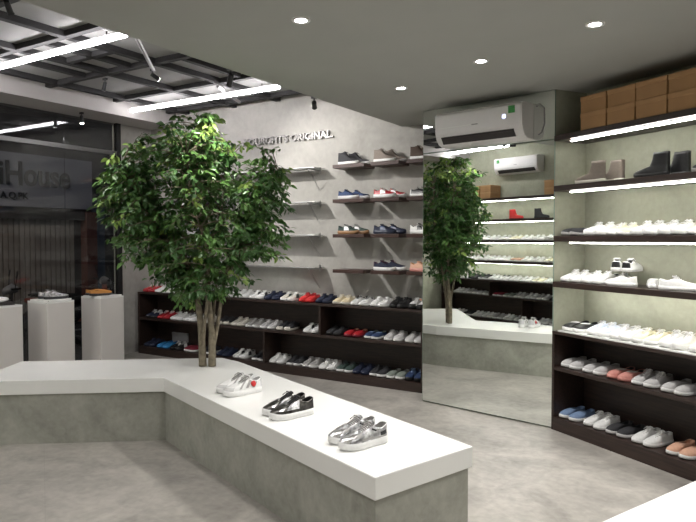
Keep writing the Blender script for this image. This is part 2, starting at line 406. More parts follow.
def motorbike(x, y, rz, body, label):
    t = empty('motorbike', (x, y, -0.15), rz, label, 'motorbike', 'motorbikes parked outside the shop window')
    for px in (-0.62, 0.62):
        pts = [(px+0.27*math.cos(a), 0, 0.29+0.27*math.sin(a)) for a in np.linspace(0, 2*math.pi, 25)]
        wl = MB().tube(pts, 0.045, 8, False).build('wheel', M['rubber'], t, smooth=True)
        sp = MB()
        for a in np.linspace(0, 2*math.pi, 7)[:-1]:
            sp.tube([(px, 0, 0.29), (px+0.25*math.cos(a), 0, 0.29+0.25*math.sin(a))], 0.012, 6)
        sp.tube([(px, -0.06, 0.29), (px, 0.06, 0.29)], 0.05, 10)
        sp.build('spokes', M['metal'], wl)
    def loft(secs, nm, m, n=12):
        mb = MB(); vs = []; fs = []
        for (x_, z_, w_, h_) in secs:
            for k in range(n):
                a = 2*math.pi*k/n; vs.append((x_, w_*math.cos(a), z_+h_*math.sin(a)))
        for i in range(len(secs)-1):
            for k in range(n): fs.append((i*n+k, i*n+(k+1)%n, (i+1)*n+(k+1)%n, (i+1)*n+k))
        fs.append(tuple(range(n))); fs.append(tuple((len(secs)-1)*n+k for k in range(n)))
        mb.add(vs, fs); return mb.build(nm, m, t, smooth=True)
    loft([(-0.85, 0.72, 0.02, 0.03), (-0.7, 0.66, 0.13, 0.10), (-0.4, 0.58, 0.17, 0.15), (-0.1, 0.42, 0.15, 0.14), (0.2, 0.38, 0.12, 0.10), (0.4, 0.5, 0.11, 0.14), (0.52, 0.72, 0.14, 0.16), (0.5, 0.95, 0.10, 0.06)], 'body', body)
    loft([(-0.78, 0.80, 0.05, 0.02), (-0.6, 0.80, 0.13, 0.05), (-0.3, 0.77, 0.14, 0.05), (-0.02, 0.74, 0.11, 0.05), (0.08, 0.72, 0.03, 0.02)], 'seat', M['rubber'])
    loft([(0.42, 0.98, 0.05, 0.04), (0.5, 1.0, 0.13, 0.08), (0.6, 0.96, 0.09, 0.06), (0.63, 0.95, 0.03, 0.03)], 'headlight', M['grey_plastic'])
    MB().tube([(0.45, -0.36, 1.02), (0.52, -0.2, 1.0), (0.52, 0.2, 1.0), (0.45, 0.36, 1.02)], 0.016, 8).build('handlebar', M['black'], t)
    for s in (-1, 1):
        MB().tube([(0.5, s*0.24, 1.0), (0.48, s*0.30, 1.18)], 0.006, 6).tube([(0.475, s*0.30, 1.22), (0.485, s*0.30, 1.222)], 0.055, 12).build('mirror', M['black'], t)
        MB().tube([(0.55, s*0.07, 0.85), (0.62, s*0.07, 0.29)], 0.02, 8).build('fork', M['metal'], t)
    return t
motorbike(-9.2, 5.85, R(250), mat('dark_paint', (0.05, 0.05, 0.055), 0.25), 'black motorbike outside the glass, between the first and second pedestals')
motorbike(-10.0, 6.9, R(75), M['red'], 'dull red motorbike outside, seen over the middle pedestal')
motorbike(-10.2, 3.6, R(80), M['grey_plastic'], 'grey motorbike outside the glass at the left edge of the view')

# ================================================================== MIRROR, AIR CONDITIONERS
mi = setf(empty('wall_mirror', (0,0,0), 0, 'tall floor-standing mirror panel on the pillar reflecting the tree', 'mirror', 'mirror panels on the pillar'), FM)
MB().box(0.0, 1.332, -0.004, 0.010, 0.012, 2.425).build('glass_backing', M['mirror_edge'], mi)
MB().add([(0.003, -0.0045, 0.015), (1.329, -0.0045, 0.015), (1.329, -0.0045, 2.422), (0.003, -0.0045, 2.422)], [(0, 1, 2, 3)]).build('mirror_glass', M['mirror'], mi)
mi2 = setf(empty('wall_mirror', (0,0,0), 0, 'upper mirror panel behind the big air conditioner, up to the ceiling', 'mirror', 'mirror panels on the pillar'), FM)
MB().box(0.0, 1.332, -0.004, 0.010, 2.43, CZ-0.002).build('glass_backing', M['mirror_edge'], mi2)
MB().add([(0.003, -0.0045, 2.433), (1.329, -0.0045, 2.433), (1.329, -0.0045, CZ-0.005), (0.003, -0.0045, CZ-0.005)], [(0, 1, 2, 3)]).build('mirror_glass', M['mirror'], mi2)

def aircon(F, loc, rz, W, label):
    t = empty('air_conditioner', (0,0,0), 0, label, 'air conditioner'); setf(t, F, loc, rz)
    # profile in (depth d = -y, z)
    prof = [(0, 0.0), (0.10, 0.0), (0.155, 0.018), (0.195, 0.062), (0.212, 0.11), (0.220, 0.27), (0.205, 0.292), (0.06, 0.30), (0, 0.30)]
    def ext(pr, x0, x1, nm, m, bev=0):
        mb = MB(); n = len(pr)
        mb.add([(x0, -d, z) for d, z in pr] + [(x1, -d, z) for d, z in pr],
               [tuple(range(n)), tuple(range(2*n-1, n-1, -1))] + [(i, n+i, n+(i+1)%n, (i+1)%n) for i in range(n)])
        return mb.build(nm, m, t, bevel=bev)
    ext(prof, 0, W, 'body', M['plastic'], 0.006)
    ext([(0.208, 0.105), (0.216, 0.103), (0.226, 0.268), (0.208, 0.285)], 0.012, W-0.012, 'front_panel', M['plastic'], 0.002)
    ext([(0.140, 0.020), (0.166, 0.016), (0.2065, 0.074), (0.19, 0.085)], 0.06, W-0.08, 'air_outlet', M['dark_plastic'])
    ext([(0.172, 0.030), (0.175, 0.028), (0.200, 0.058), (0.196, 0.060)], 0.08, W-0.10, 'louver', M['dark_plastic'], 0.001)
    ext([(0.220, 0.150), (0.2232, 0.150), (0.2236, 0.157), (0.220, 0.157)], 0.02, W*0.44, 'trim_line', M['solid'])  # white colour stands in for the chrome line's bright highlight
    ext([(0.220, 0.150), (0.2232, 0.150), (0.2236, 0.158), (0.220, 0.158)], W*0.45, W*0.52, 'name_plate', M['grey_plastic'])
    ext([(0.220, 0.170), (0.2234, 0.170), (0.2240, 0.20), (0.220, 0.20)], W*0.795, W*0.83, 'display', M['status'])
    ext([(0.220, 0.205), (0.2260, 0.205), (0.2272, 0.265), (0.220, 0.265)], W*0.86, W*0.93, 'energy_sticker', M['sticker_green'])
    return t
aircon(FM, (0.285, -0.0065, 2.445), 0, 0.86, 'large white air conditioner with green sticker, mounted on the mirror pillar')
cb = empty('cable_loop', (0,0,0), 0, 'thin white cable loop hanging beside the big air conditioner', 'cable'); setf(cb, FM, (1.165, -0.012, 2.45))
MB().tube([(0.0, 0, 0.27), (0.03, 0, 0.29), (0.07, 0, 0.25), (0.075, 0, 0.12), (0.05, 0, 0.05), (0.02, 0, 0.03)], 0.004, 6).build('cable', M['grey_plastic'], cb)
ib = Matrix.Translation((0, OY, 0)) @ Matrix.Rotation(math.pi, 4, 'Z')
aircon(ib, (5.00, 0, 2.80), 0, 0.95, 'smaller looking white air conditioner reflected in the mirror, above the boxes')

# ================================================================== BENCH
BT = 0.505; BBt = 0.392
top = [(-5.243, 2.897), (-5.05, 2.508), (-3.855, 3.418), (-1.410, 2.491), (-1.187, 3.148), (-3.80, 4.235), (-4.05, 4.285), (-5.46, 3.205)]
top[0] = (-5.24, 2.885); top[1] = (-4.99, 2.553); top[-1] = (-5.455, 3.205)
ben = empty('display_bench', (-3.8, 3.7, 0), 0, 'angled white-topped display bench with cement base, the tree growing through it', 'display bench')
def rel(ps, dx=3.8, dy=-3.7): return [(x+dx, y+dy) for x, y in ps]
def inset(ps, d):
    n = len(ps); out = []
    for i in range(n):
        p0, p1, p2 = Vector(ps[i-1]), Vector(ps[i]), Vector(ps[(i+1) % n])
        e1 = (p1-p0).normalized(); e2 = (p2-p1).normalized()
        n1 = Vector((-e1.y, e1.x)); n2 = Vector((-e2.y, e2.x))
        k = (n1+n2); k = k / (1 + n1.dot(n2)); q = p1 + k*d; out.append((q.x, q.y))
    return out
MB().prism(rel(top), BBt, BT).build('worktop', M['solid'], ben, bevel=0.006)
MB().prism(rel(inset(top, 0.018)), 0.0, BBt).build('base', M['bench_base'], ben)

# front counter, bottom right
p0, p1 = Vector((-0.446, 2.554)), Vector((-0.157, 3.236))
e = (p1-p0).normalized(); nrm = Vector((e.y, -e.x))
A = p0 - e*0.9; B = p1 + e*0.25
q = [tuple(B), tuple(A), tuple(A+nrm*0.75), tuple(B+nrm*0.75)]
q = [(x, y) for x, y in q]
cn = empty('display_bench', (A.x, A.y, 0), 0, 'second white-topped bench, only its corner showing at the bottom right', 'display bench')
qq = [(x-A.x, y-A.y) for x, y in q]
MB().prism(qq, BBt, BT).build('worktop', M['solid'], cn, bevel=0.006)
MB().prism(inset(qq, 0.03), 0, BBt).build('base', M['bench_base'], cn)

# ================================================================== PEDESTALS
for k, (x, y, h, lab) in enumerate([(-6.45, 3.47, 0.905, 'white square pedestal at the far left edge of the view'),
                              (-6.45, 4.08, 0.905, 'middle white square pedestal in front of the shop window'),
                              (-6.45, 4.76, 0.905, 'white square pedestal nearest the back wall, under the tan sandals')]):
    t = empty('pedestal', (x-0.19, y+0.18, 0), 0, lab, 'pedestal', 'white pedestals before the shop window')
    MB().box(-0.175, 0.19, -0.17, 0.165, 0.0, h-0.02).build('plinth', M['pedestal'], t, bevel=0.003)
    MB().box(-0.175, 0.19, -0.17, 0.165, h-0.0195, h).build('top_board', M['solid'], t, bevel=0.002)

# ================================================================== CABINETS AND SHELVES
def cabinet(F, W, D, H, tiers, divs, label, name='shoe_cabinet', group=None):
    """local x along, local y 0 (front) .. D (back)"""
    t = empty(name, (0,0,0), 0, label, 'shoe cabinet', group); setf(t, F)
    th = 0.025
    for a in (0, W-th): MB().box(a, a+th, 0.002, D, 0, H-th).build('side_panel', M['walnut'], t)
    MB().box(th, W-th, D-0.012, D, 0.09, H-th).build('back_panel', M['walnut'], t)
    MB().box(0, W, 0, D, H-th, H).build('top_board', M['walnut_mid'], t, bevel=0.002)
    MB().box(th, W-th, 0.002, D-0.012, 0.0, tiers[0]).build('plinth', M['walnut_mid'], t, bevel=0.002)
    for z in tiers[1:]: MB().box(th, W-th, 0.004, D-0.012, z-0.028, z).build('shelf_board', M['walnut_mid'], t, bevel=0.002)
    for x, z0, z1 in divs: MB().box(x-0.014, x+0.014, 0.008, D-0.012, z0, z1).build('divider', M['walnut'], t)
    return t
CB0 = -7.16; CBY = 5.90
FB = frame(Vector((CB0, CBY, 0)), 0)
cabinet(FB, 4.385, 0.345, 0.862, [0.10, 0.505], [(-4.9-CB0, 0.10, 0.477), (-4.077-CB0, 0.505, 0.827)], 'long low dark wood shoe cabinet along the back wall behind the tree')
cabinet(FR, 3.2, 0.355, 0.832, [0.11, 0.535], [(1.7, 0.11, 0.507)], 'dark wood shoe cabinet under the lit shelves on the right wall')
FO = Matrix.Translation((-3.75, 0.66, 0)) @ Matrix.Rotation(math.pi, 4, 'Z')      # local x runs toward -X, front faces +Y
cabinet(FO, 3.40, 0.355, 0.832, [0.11, 0.535], [(1.4425, 0.11, 0.507), (2.1775, 0.535, 0.797)], 'dark wood shoe cabinet on the opposite wall, reflected behind the bench')

# right wall: boards with LED strips
def lit_board(F, x0, x1, D, ztop, th, label, strip=True, grp=None, x_s=0.13):
    t = empty('wall_shelf', (0,0,0), 0, label, 'shelf', grp); setf(t, F, ((x0+x1)/2, 0, ztop-th))
    L = (x1-x0)/2; yo, zs = (0.05, 0.0) if ztop > 1.6 else (0.17, 0.006)
    MB().box(-L, L, 0, D, 0, th).build('board', M['walnut_mid'], t, bevel=0.002)
    if strip:
        MB().box(-L+x_s, L-0.02, yo, yo+0.022, -0.008+zs, -0.0005).build('strip_housing', M['plastic'], t)
        MB().box(-L+x_s, L-0.02, yo+0.002, yo+0.020, -0.016+zs, -0.008+zs).build('led_strip', M['strip'], t)
    return t
RS = [(2.455, 'box shelf, topmost dark board on the right wall, with a light strip'),
      (2.040, 'dark board holding the boots on the right wall, with a light strip'),
      (1.625, 'third dark board from the top on the right wall, under many white shoes'),
      (1.245, 'lowest dark board on the right wall, holding the stacked white sneakers')]
for z, lab in RS: lit_board(FR, 0.0, 3.2, 0.355, z, 0.045, lab, True, 'lit shelf boards of the right wall')
OS = [(2.36, 'topmost lit board on the opposite wall, reflected in the mirror under cardboard boxes'),
      (1.965, 'lit board with a red shoe, reflected in the mirror'),
      (1.575, 'lit board with white shoes in the mirror, second row from below'),
      (1.19, 'lowest lit board of white shoes in the mirror, just above the reflected cabinet')]
for z, lab in OS: lit_board(FO, 0.0, 3.4, 0.355, z, 0.045, lab, True, 'lit shelf boards of the opposite wall')

# kraft shoe boxes
def shoebox(F, x, y, z, W, D, H, label, grp):
    t = empty('shoe_box', (0,0,0), 0, label, 'box', grp); setf(t, F, (x+W/2, y+D/2, z))
    MB().box(-W/2+0.003, W/2-0.003, -D/2+0.003, D/2-0.003, 0, H-0.004).build('carton', M['card'], t, bevel=0.002)
    MB().box(-W/2, W/2, -D/2, D/2, H-0.035, H).build('lid', M['card_lid'], t, bevel=0.002)
ORD = ['first', 'second', 'third', 'fourth', 'fifth', 'sixth', 'seventh', 'eighth', 'ninth', 'tenth', 'eleventh', 'twelfth', 'thirteenth', 'fourteenth', 'fifteenth', 'sixteenth', 'seventeenth', 'eighteenth', 'nineteenth', 'twentieth']
for i in range(9):
    for j in range(2):
        shoebox(FR, 0.272+i*0.2575, 0.006+(0.004 if j else 0)*((i % 2)), 2.457+j*0.131, 0.250, 0.32, 0.129,
                f"brown cardboard shoe box, {ORD[i]} from the mirror, {'upper' if j else 'lower'} layer above the lit shelves", 'brown shoe boxes on the top shelf')
for i, (x, n) in enumerate([(0.76, 2), (2.18, 2), (2.45, 2)]):
    for j in range(n):
        shoebox(FO, x, 0.02, 2.362+j*0.125, 0.25, 0.30, 0.123, f"brown shoe box seen in the mirror, {['right end', 'left stack, nearer edge', 'left stack, far edge'][i]}, {'upper' if j else 'lower'} one", 'reflected shoe boxes')

# short brown wall shelves on the back wall
WR = [2.440, 2.050, 1.655, 1.255]; WC = [(-3.957, -3.545), (-3.460, -3.110), (-3.020, -2.66)]
RN = ['top', 'second', 'third', 'bottom']; CN = ['left', 'middle', 'right']
for r, z in enumerate(WR):
    for c, (a, b) in enumerate(WC):
        t = empty('wall_shelf', ((a+b)/2, BY, z-0.04), 0, f"short brown wall shelf, {RN[r]} row, {CN[c]} one of three left of the mirror", 'shelf', 'short brown shelves beside the mirror')
        MB().box(-(b-a)/2, (b-a)/2, -0.25, 0, 0, 0.04).build('board', M['walnut_edge'], t, bevel=0.003)
WC2 = [(-6.64, -6.22), (-6.18, -5.78)]
for r, z in enumerate(WR):
    for c, (a, b) in enumerate(WC2):
        t = empty('wall_shelf', ((a+b)/2, BY, z-0.04), 0, f"short brown wall shelf behind the tree crown, {RN[r]} row, {['left', 'right'][c]} one of two", 'shelf', 'short brown shelves behind the tree')
        MB().box(-(b-a)/2, (b-a)/2, -0.25, 0, 0, 0.04).build('board', M['walnut_edge'], t, bevel=0.003)
# glass shelves with steel front rail
for r, z in enumerate([2.43, 2.03, 1.645, 1.262]):
    t = empty('glass_shelf', (-4.96, BY, z), 0, f"empty glass shelf with thin steel front rail right of the tree, {RN[r]} one of four", 'glass shelf', 'empty glass shelves beside the tree')
    MB().box(-0.75, 0.75, -0.235, -0.02, -0.004, 0.004).build('glass_pane', M['shelf_glass'], t)
    MB().tube([(-0.75, -0.245, 0), (0.75, -0.245, 0)], 0.0065, 8).build('front_rail', M['metal'], t)
    for x in (-0.66, 0.66):
        MB().tube([(x, -0.245, -0.012), (x, 0, -0.012)], 0.007, 8).tube([(x, -0.006, -0.05), (x, -0.006, 0.03)], 0.012, 8).tube([(x, -0.24, -0.015), (x, -0.008, -0.25)], 0.004, 6).build('bracket', M['metal'], t)

# wall lettering
sg = empty('wall_lettering', (-5.47, BY-0.012, 2.80), 0, 'raised silver capital letters on the back wall right of the tree crown', 'lettering')
tx = textmesh("YOURGHT'S ORIGINAL.", 0.115, 0.016, M['letter'], 'letters', sg, (0, -0.006, 0), (R(90), 0, 0), 1.0, bold=0.0045)
tx.scale.x = 1.385 / max(tx.dimensions.x, 0.01)

# ================================================================== TREE
TB = Vector((-3.88, 3.92, BT))
RV = Vector((0.848, 0.530, 0)); FV = Vector((-0.530, 0.848, 0))
tree = empty('ficus_tree', TB, 0, 'leafy green ficus tree with several pale stems growing through the white bench', 'tree')
def T3(r, f, z): return RV*r + FV*f + Vector((0, 0, z - BT))
def smoothpath(pts, n=6):
    pts = [Vector(p) for p in pts]; out = []
    P_ = [pts[0]*2-pts[1]] + pts + [pts[-1]*2-pts[-2]]
    for i in range(1, len(P_)-2):
        for k in range(n):
            t = k/n
            out.append(0.5*((2*P_[i]) + (-P_[i-1]+P_[i+1])*t + (2*P_[i-1]-5*P_[i]+4*P_[i+1]-P_[i+2])*t*t + (-P_[i-1]+3*P_[i]-3*P_[i+1]+P_[i+2])*t**3))
    out.append(pts[-1]); return out
stems = [
 [T3(-0.035, 0.0, BT+.004), T3(-0.045, 0.01, 0.75), T3(-0.075, 0.03, 1.02), T3(-0.13, 0.03, 1.30), T3(-0.30, 0.0, 1.62), T3(-0.52, -0.05, 1.92), T3(-0.70, -0.05, 2.16)],
 [T3(0.045, 0.0, BT+.004), T3(0.045, 0.0, 0.75), T3(0.02, 0.02, 1.02), T3(0.0, 0.03, 1.35), T3(-0.03, 0.02, 1.8), T3(-0.05, 0.0, 2.2), T3(-0.02, 0.0, 2.56)],
 [T3(0.05, 0.0, 0.66), T3(0.085, 0.03, 0.84), T3(0.12, 0.04, 1.08), T3(0.17, 0.06, 1.35), T3(0.30, 0.08, 1.72), T3(0.45, 0.10, 2.0), T3(0.60, 0.10, 2.2)],
 [T3(0.04, 0.01, 0.72), T3(0.04, 0.06, 0.9), T3(0.06, 0.10, 1.15), T3(0.08, 0.16, 1.5), T3(0.10, 0.22, 1.9), T3(0.15, 0.25, 2.3)],
 [T3(-0.03, -0.01, 0.70), T3(-0.005, -0.04, 0.9), T3(0.03, -0.08, 1.15), T3(0.05, -0.18, 1.5), T3(-0.05, -0.26, 1.9), T3(-0.1, -0.25, 2.25)],
]
rad = [0.034, 0.033, 0.020, 0.018, 0.017]
nodes = []
for s_, r_ in zip(stems, rad):
    pth = smoothpath(s_, 6); n = len(pth)
    MB().tube(pth, [r_*(1-0.80*i/(n-1)) for i in range(n)], 10).build('stem', M['bark'], tree, smooth=True)
    nodes += [p for i, p in enumerate(pth) if p.z > 0.62]
lobes = [(200,143,38,32),(162,168,38,34),(128,182,28,30),(238,168,30,24),(200,200,60,50),(262,195,30,26),(150,222,42,34),(118,220,20,28),(245,232,40,30),(200,250,50,28),(178,272,20,22),(222,266,26,16),(278,200,16,14),(270,248,18,12),(104,190,9,30),(215,118,20,10),(275,165,16,12),(186,300,11,14),(222,290,14,10),(190,284,30,18),(160,262,24,22),(240,262,28,20),(205,278,40,18),(130,205,34,40),(255,225,36,40),(180,150,50,34),(208,148,34,30),(140,245,28,22),(272,182,22,18),(284,202,12,12),(246,142,18,11),(268,228,22,22)]
rr = random.Random(11)
wts = [a*b*min(a,b) for _,_,a,b in lobes]; wts = [w_**0.75 for w_ in wts]
tips = []
while len(tips) < 960:
    cx, cy, ax, ay = rr.choices(lobes, wts)[0]
    u = Vector((rr.gauss(0,1), rr.gauss(0,1), rr.gauss(0,1))).normalized() * (rr.random()**0.42)
    tips.append(T3((cx-205)*0.00856 + u.x*ax*0.00856, u.y*min(ax+10, 60)*0.00856*1.15, 1.6+(237-cy)*0.00856 + u.z*ay*0.00856))
br = MB(); lv = MB()
def leaf(p, d, L):
    d = d.normalized(); sd = d.cross(Vector((0,0,1)))
    if sd.length < 0.05: sd = Vector((1,0,0))
    sd.normalize(); a = rr.uniform(-1.0, 1.0)
    upv = sd.cross(d).normalized()
    sd = (sd*math.cos(a) + upv*math.sin(a)).normalized(); nv = sd.cross(d).normalized()
    W = L*rr.uniform(0.22, 0.28); curl = nv*L*-0.08
    vs = [p, p+d*L*0.30+sd*W+nv*W*0.25, p+d*L*0.70+sd*W*0.72+nv*W*0.2+curl, p+d*L+curl*2.2, p+d*L*0.70-sd*W*0.72+nv*W*0.2+curl, p+d*L*0.30-sd*W+nv*W*0.25, p+d*L*0.35, ]
    lv.add(vs, [(0,6,2,1), (6,3,2), (0,5,4,6), (6,4,3)])
for tp in tips:
    bn = min(nodes, key=lambda q_: (q_-tp).length + max(0, q_.z-tp.z)*0.6)
    mid = (bn+tp)*0.5 + Vector((rr.uniform(-.04,.04), rr.uniform(-.04,.04), rr.uniform(0.0,.09)))
    L_ = (tp-bn).length
    path = [bn, bn.lerp(mid, 0.7)+Vector((0,0,0.01)), mid.lerp(tp, 0.4), tp]
    path = smoothpath(path, 3)
    if L_ > 0.08: br.tube(path, [0.006*(1-0.75*i/(len(path)-1))*min(1.6, 0.6+L_) for i in range(len(path))], 4, False)
    tdir = (path[-1]-path[-3]).normalized()
    young = (tp.z > 1.85 and rr.random() < 0.40) or rr.random() < 0.06
    lv.mi = 2 if young else (0 if rr.random() < 0.55 else 1)
    n = rr.randint(9, 13)
    st = path[-1] - tdir*min(0.17, L_*0.8)
    for k in range(n):
        p_ = st.lerp(path[-1], k/(n-1)) + Vector((rr.uniform(-.012,.012), rr.uniform(-.012,.012), rr.uniform(-.012,.012)))
        az = rr.uniform(0, 2*math.pi)
        d = Vector((math.cos(az), math.sin(az), rr.uniform(-1.1, 0.25))) + tdir*0.6
        leaf(p_ + d.normalized()*0.015, d, rr.uniform(0.050, 0.076))
br.build('twigs', M['bark'], tree, smooth=True)
lv.build('foliage', [M['leaf_a'], M['leaf_b'], M['leaf_c']], tree)

# ================================================================== SHOES
LS = 0.28
def prof(pts, s): return float(np.interp(s, [p[0] for p in pts], [p[1] for p in pts]))
MED = [(0,0),(.02,.42),(.06,.60),(.12,.68),(.25,.70),(.45,.66),(.60,.80),(.72,.90),(.82,.86),(.90,.70),(.96,.45),(.985,.26),(1,0)]
LAT = [(0,0),(.02,.45),(.06,.64),(.12,.72),(.25,.78),(.45,.86),(.60,.98),(.70,1.0),(.80,.90),(.90,.66),(.96,.40),(.985,.22),(1,0)]
NT = 36
STY = {  # sole height, T-range end, collar profile (s: z), collar width profile
 'low':    dict(sh=.027, a1=.61, cz=[(0,.080),(.10,.072),(.20,.063),(.33,.078),(.36,.085),(.50,.070),(.62,.053)], cw=[(0,0),(.03,.30),(.08,.48),(.18,.55),(.30,.46),(.36,.34),(.48,.26),(.58,.20),(.61,0)], lace=5),
 'court':  dict(sh=.035, a1=.61, cz=[(0,.098),(.10,.090),(.20,.078),(.33,.092),(.36,.100),(.50,.082),(.62,.064)], cw=[(0,0),(.03,.32),(.08,.50),(.18,.57),(.30,.50),(.36,.38),(.48,.32),(.58,.26),(.61,0)], lace=7),
 'runner': dict(sh=.036, a1=.60, cz=[(0,.098),(.08,.088),(.20,.070),(.32,.086),(.36,.095),(.50,.078),(.62,.060)], cw=[(0,0),(.03,.28),(.08,.44),(.18,.52),(.30,.44),(.36,.32),(.48,.24),(.57,.18),(.60,0)], lace=5),
 'slip':   dict(sh=.026, a1=.46, cz=[(0,.070),(.10,.064),(.22,.055),(.36,.062),(.46,.066)], cw=[(0,0),(.03,.32),(.08,.50),(.20,.58),(.32,.52),(.41,.40),(.45,.20),(.46,0)], lace=0),
 'high':   dict(sh=.028, a1=.60, cz=[(0,.138),(.10,.132),(.20,.128),(.32,.140),(.36,.132),(.50,.082),(.62,.055)], cw=[(0,0),(.03,.30),(.08,.45),(.18,.50),(.30,.42),(.36,.32),(.48,.24),(.57,.18),(.60,0)], lace=6),
 'boot':   dict(mid=.60, sh=.026, a1=.44, cz=[(0,.172),(.10,.170),(.22,.168),(.36,.172),(.44,.170)], cw=[(0,0),(.03,.34),(.08,.50),(.20,.58),(.32,.50),(.40,.34),(.43,.18),(.44,0)], lace=0),
}
GEO = {}
def shoe_geo(style, side):
    key = (style, side)
    if key in GEO: return GEO[key]
    S = STY[style]; Wd = 0.052; sh = S['sh']; a0 = 0.03
    th = [2*math.pi*k/NT for k in range(NT)]
    def outline(k, sc=1.0):
        s = 0.5-0.5*math.cos(th[k]); sg = 1 if math.sin(th[k]) >= 0 else -1
        h = prof(LAT if sg*side > 0 else MED, s)
        return s, (s-0.5)*LS*(1-(1-sc)*0.35), sg*h*Wd*sc
    def spring(s): return 0.010*max(0, (s-0.78)/0.22)**2
    def Tpt(k):
        s = 0.5-0.5*math.cos(th[k]); sg = 1 if math.sin(th[k]) >= 0 else -1
        sT = a0 + (S['a1']-a0)*(1-(1-s)**1.6)
        return sT, (sT-0.5)*LS, sg*prof(S['cw'], sT-0.0)*Wd if 0 < s < 1 else 0.0, prof(S['cz'], sT)
    def surf(kf, v, off=0.0):
        k = int(math.floor(kf)) % NT; fr = kf-math.floor(kf)
        v_in = v
        def at(k):
            v = v_in
            s, bx, by = outline(k, 0.95); sT, tx, ty, tz = Tpt(k)
            if S.get('mid'):
                m = S['mid']; sM = a0 + (m-a0)*(1-(1-s)**1.6)
                mx, my = (sM-0.5)*LS, (1 if by >= 0 else -1)*prof([(0,0),(.03,.34),(.10,.58),(.25,.66),(.40,.62),(.52,.52),(.58,.30),(.60,0)], sM)*Wd
                mz = prof([(0,.075),(.25,.075),(.45,.078),(.60,.062)], sM)
                if 0 == k: my = 0.0
                if v > 0.5:
                    q = (v-0.5)*2; q2 = q**0.8
                    return Vector((mx+(tx-mx)*math.sin(q*math.pi/2)**0.9, my+(ty-my)*q, mz+(tz-mz)*q**1.25))
                v = v*2; tx, ty, tz = mx, my, mz
            h = 1-math.cos(v*math.pi/2); g = math.sin(v*math.pi/2)
            if s < 0.62: # sides: straighter
                q = max(0, min(1, (0.62-s)/0.25)); h = h*(1-q) + (0.25*v + 0.75*v**1.6)*q; g = g*(1-q) + v*q
            z0 = sh*0.9+spring(s)
            return Vector((bx+(tx-bx)*h, by+(ty-by)*h, z0+(tz-z0)*g))
        a, b = at(k), at((k+1) % NT); p = a.lerp(b, fr)
        if off:
            c = Vector((p.x*0.6, 0, sh)); p = p + (p-c).normalized()*off
        return p
    out = {}
    # sole
    mb = MB(); rings = [(0.90, 0.0), (0.985, 0.004), (1.0, sh*0.5), (0.985, sh*0.97), (0.90, sh*1.0)]
    vs = []
    for sc, z in rings:
        for k in range(NT):
            s, x, y = outline(k, sc); vs.append((x, y, z + spring(s) + (0.004*max(0, .3-s)/.3 if z > 0.01 else 0)))
    fs = [(i*NT+k, i*NT+(k+1)%NT, (i+1)*NT+(k+1)%NT, (i+1)*NT+k) for i in range(len(rings)-1) for k in range(NT)]
    fs += [tuple(range(NT-1,-1,-1)), tuple((len(rings)-1)*NT+k for k in range(NT))]
    mb.add(vs, fs); out['sole'] = mb
    # upper
    NV = 12 if S.get('mid') else 7; mb = MB(); vs = [surf(k, j/NV) for j in range(NV+1) for k in range(NT)]
    fs = [(i*NT+k, i*NT+(k+1)%NT, (i+1)*NT+(k+1)%NT, (i+1)*NT+k) for i in range(NV) for k in range(NT)]
    # rolled collar lip
    lip = []
    for k in range(NT):
        sT, tx, ty, tz = Tpt(k); lip.append((tx*0.985 - 0.0008, ty*0.86, tz-0.003))
    vs += lip; fs += [(NV*NT+k, NV*NT+(k+1)%NT, (NV+1)*NT+(k+1)%NT, (NV+1)*NT+k) for k in range(NT)]
    mb.add(vs, fs); out['upper'] = mb
    # lining with insole
    mb = MB(); vs = list(lip)
    for sc, z in ((0.92, 0.55), (0.95, 0.0)):
        for k in range(NT):
            sT, tx, ty, tz = Tpt(k); zz = sh+0.006
            vs.append((tx*0.97-0.001, ty*(0.86+0.25*(1-z)) if ty else 0, zz+(tz-0.003-zz)*z))
    fs = [(i*NT+k, i*NT+(k+1)%NT, (i+1)*NT+(k+1)%NT, (i+1)*NT+k) for i in range(2) for k in range(NT)]
    fs.append(tuple(2*NT+k for k in range(NT))); mb.add(vs, fs); out['lining'] = mb
    if S['lace']:
        # tongue
        mb = MB(); n = 7; vs = []; s0 = 0.32; s1 = S['a1']-0.005
        for i in range(n):
            s = s0 + (s1-s0)*i/(n-1); w_ = (prof(S['cw'], max(s, .36))*Wd+0.003) if i < n-1 else 0.006
            z = prof(S['cz'], max(s, .36)) + 0.002 + (0.010 if i == 0 else 0.005 if i == 1 else 0)
            for yy, dz in ((-1, -0.002), (-0.5, 0.003), (0, 0.004), (0.5, 0.003), (1, -0.002)):
                vs.append(((s-0.5)*LS, yy*w_, z+dz))
            for yy, dz in ((1, -0.006), (-1, -0.006)): vs.append(((s-0.5)*LS, yy*w_, z+dz))
        fs = [(i*7+k, i*7+(k+1)%7, (i+1)*7+(k+1)%7, (i+1)*7+k) for i in range(n-1) for k in range(7)]
        fs += [tuple(range(7)), tuple((n-1)*7+k for k in range(7))]
        mb.add(vs, fs); out['tongue'] = mb
        mb = MB(); N = S['lace']
        for i in range(N):
            s = 0.375 + (S['a1']-0.05-0.375)*i/(N-1); w_ = prof(S['cw'], s)*Wd+0.006; z = prof(S['cz'], s)+0.007; x = (s-0.5)*LS
            mb.tube([(x-0.003, -w_, z-0.006), (x, -w_*0.5, z+0.001), (x+0.001, 0, z+0.002), (x, w_*0.5, z+0.001), (x-0.003, w_, z-0.006)], 0.0028, 6)
        z = prof(S['cz'], .38)+0.010; x = (0.375-0.5)*LS
        for sgn in (-1, 1):
            mb.tube([(x, 0, z), (x+0.008, sgn*0.014, z+0.008), (x+0.004, sgn*0.028, z+0.0), (x-0.004, sgn*0.016, z+0.004), (x, 0, z)], 0.0024, 5)
            mb.tube([(x, 0, z), (x+0.018, sgn*0.020, z-0.002), (x+0.026, sgn*0.030, z-0.014)], 0.0022, 5)
        out['laces'] = mb
    out['_surf'] = surf
    GEO[key] = out
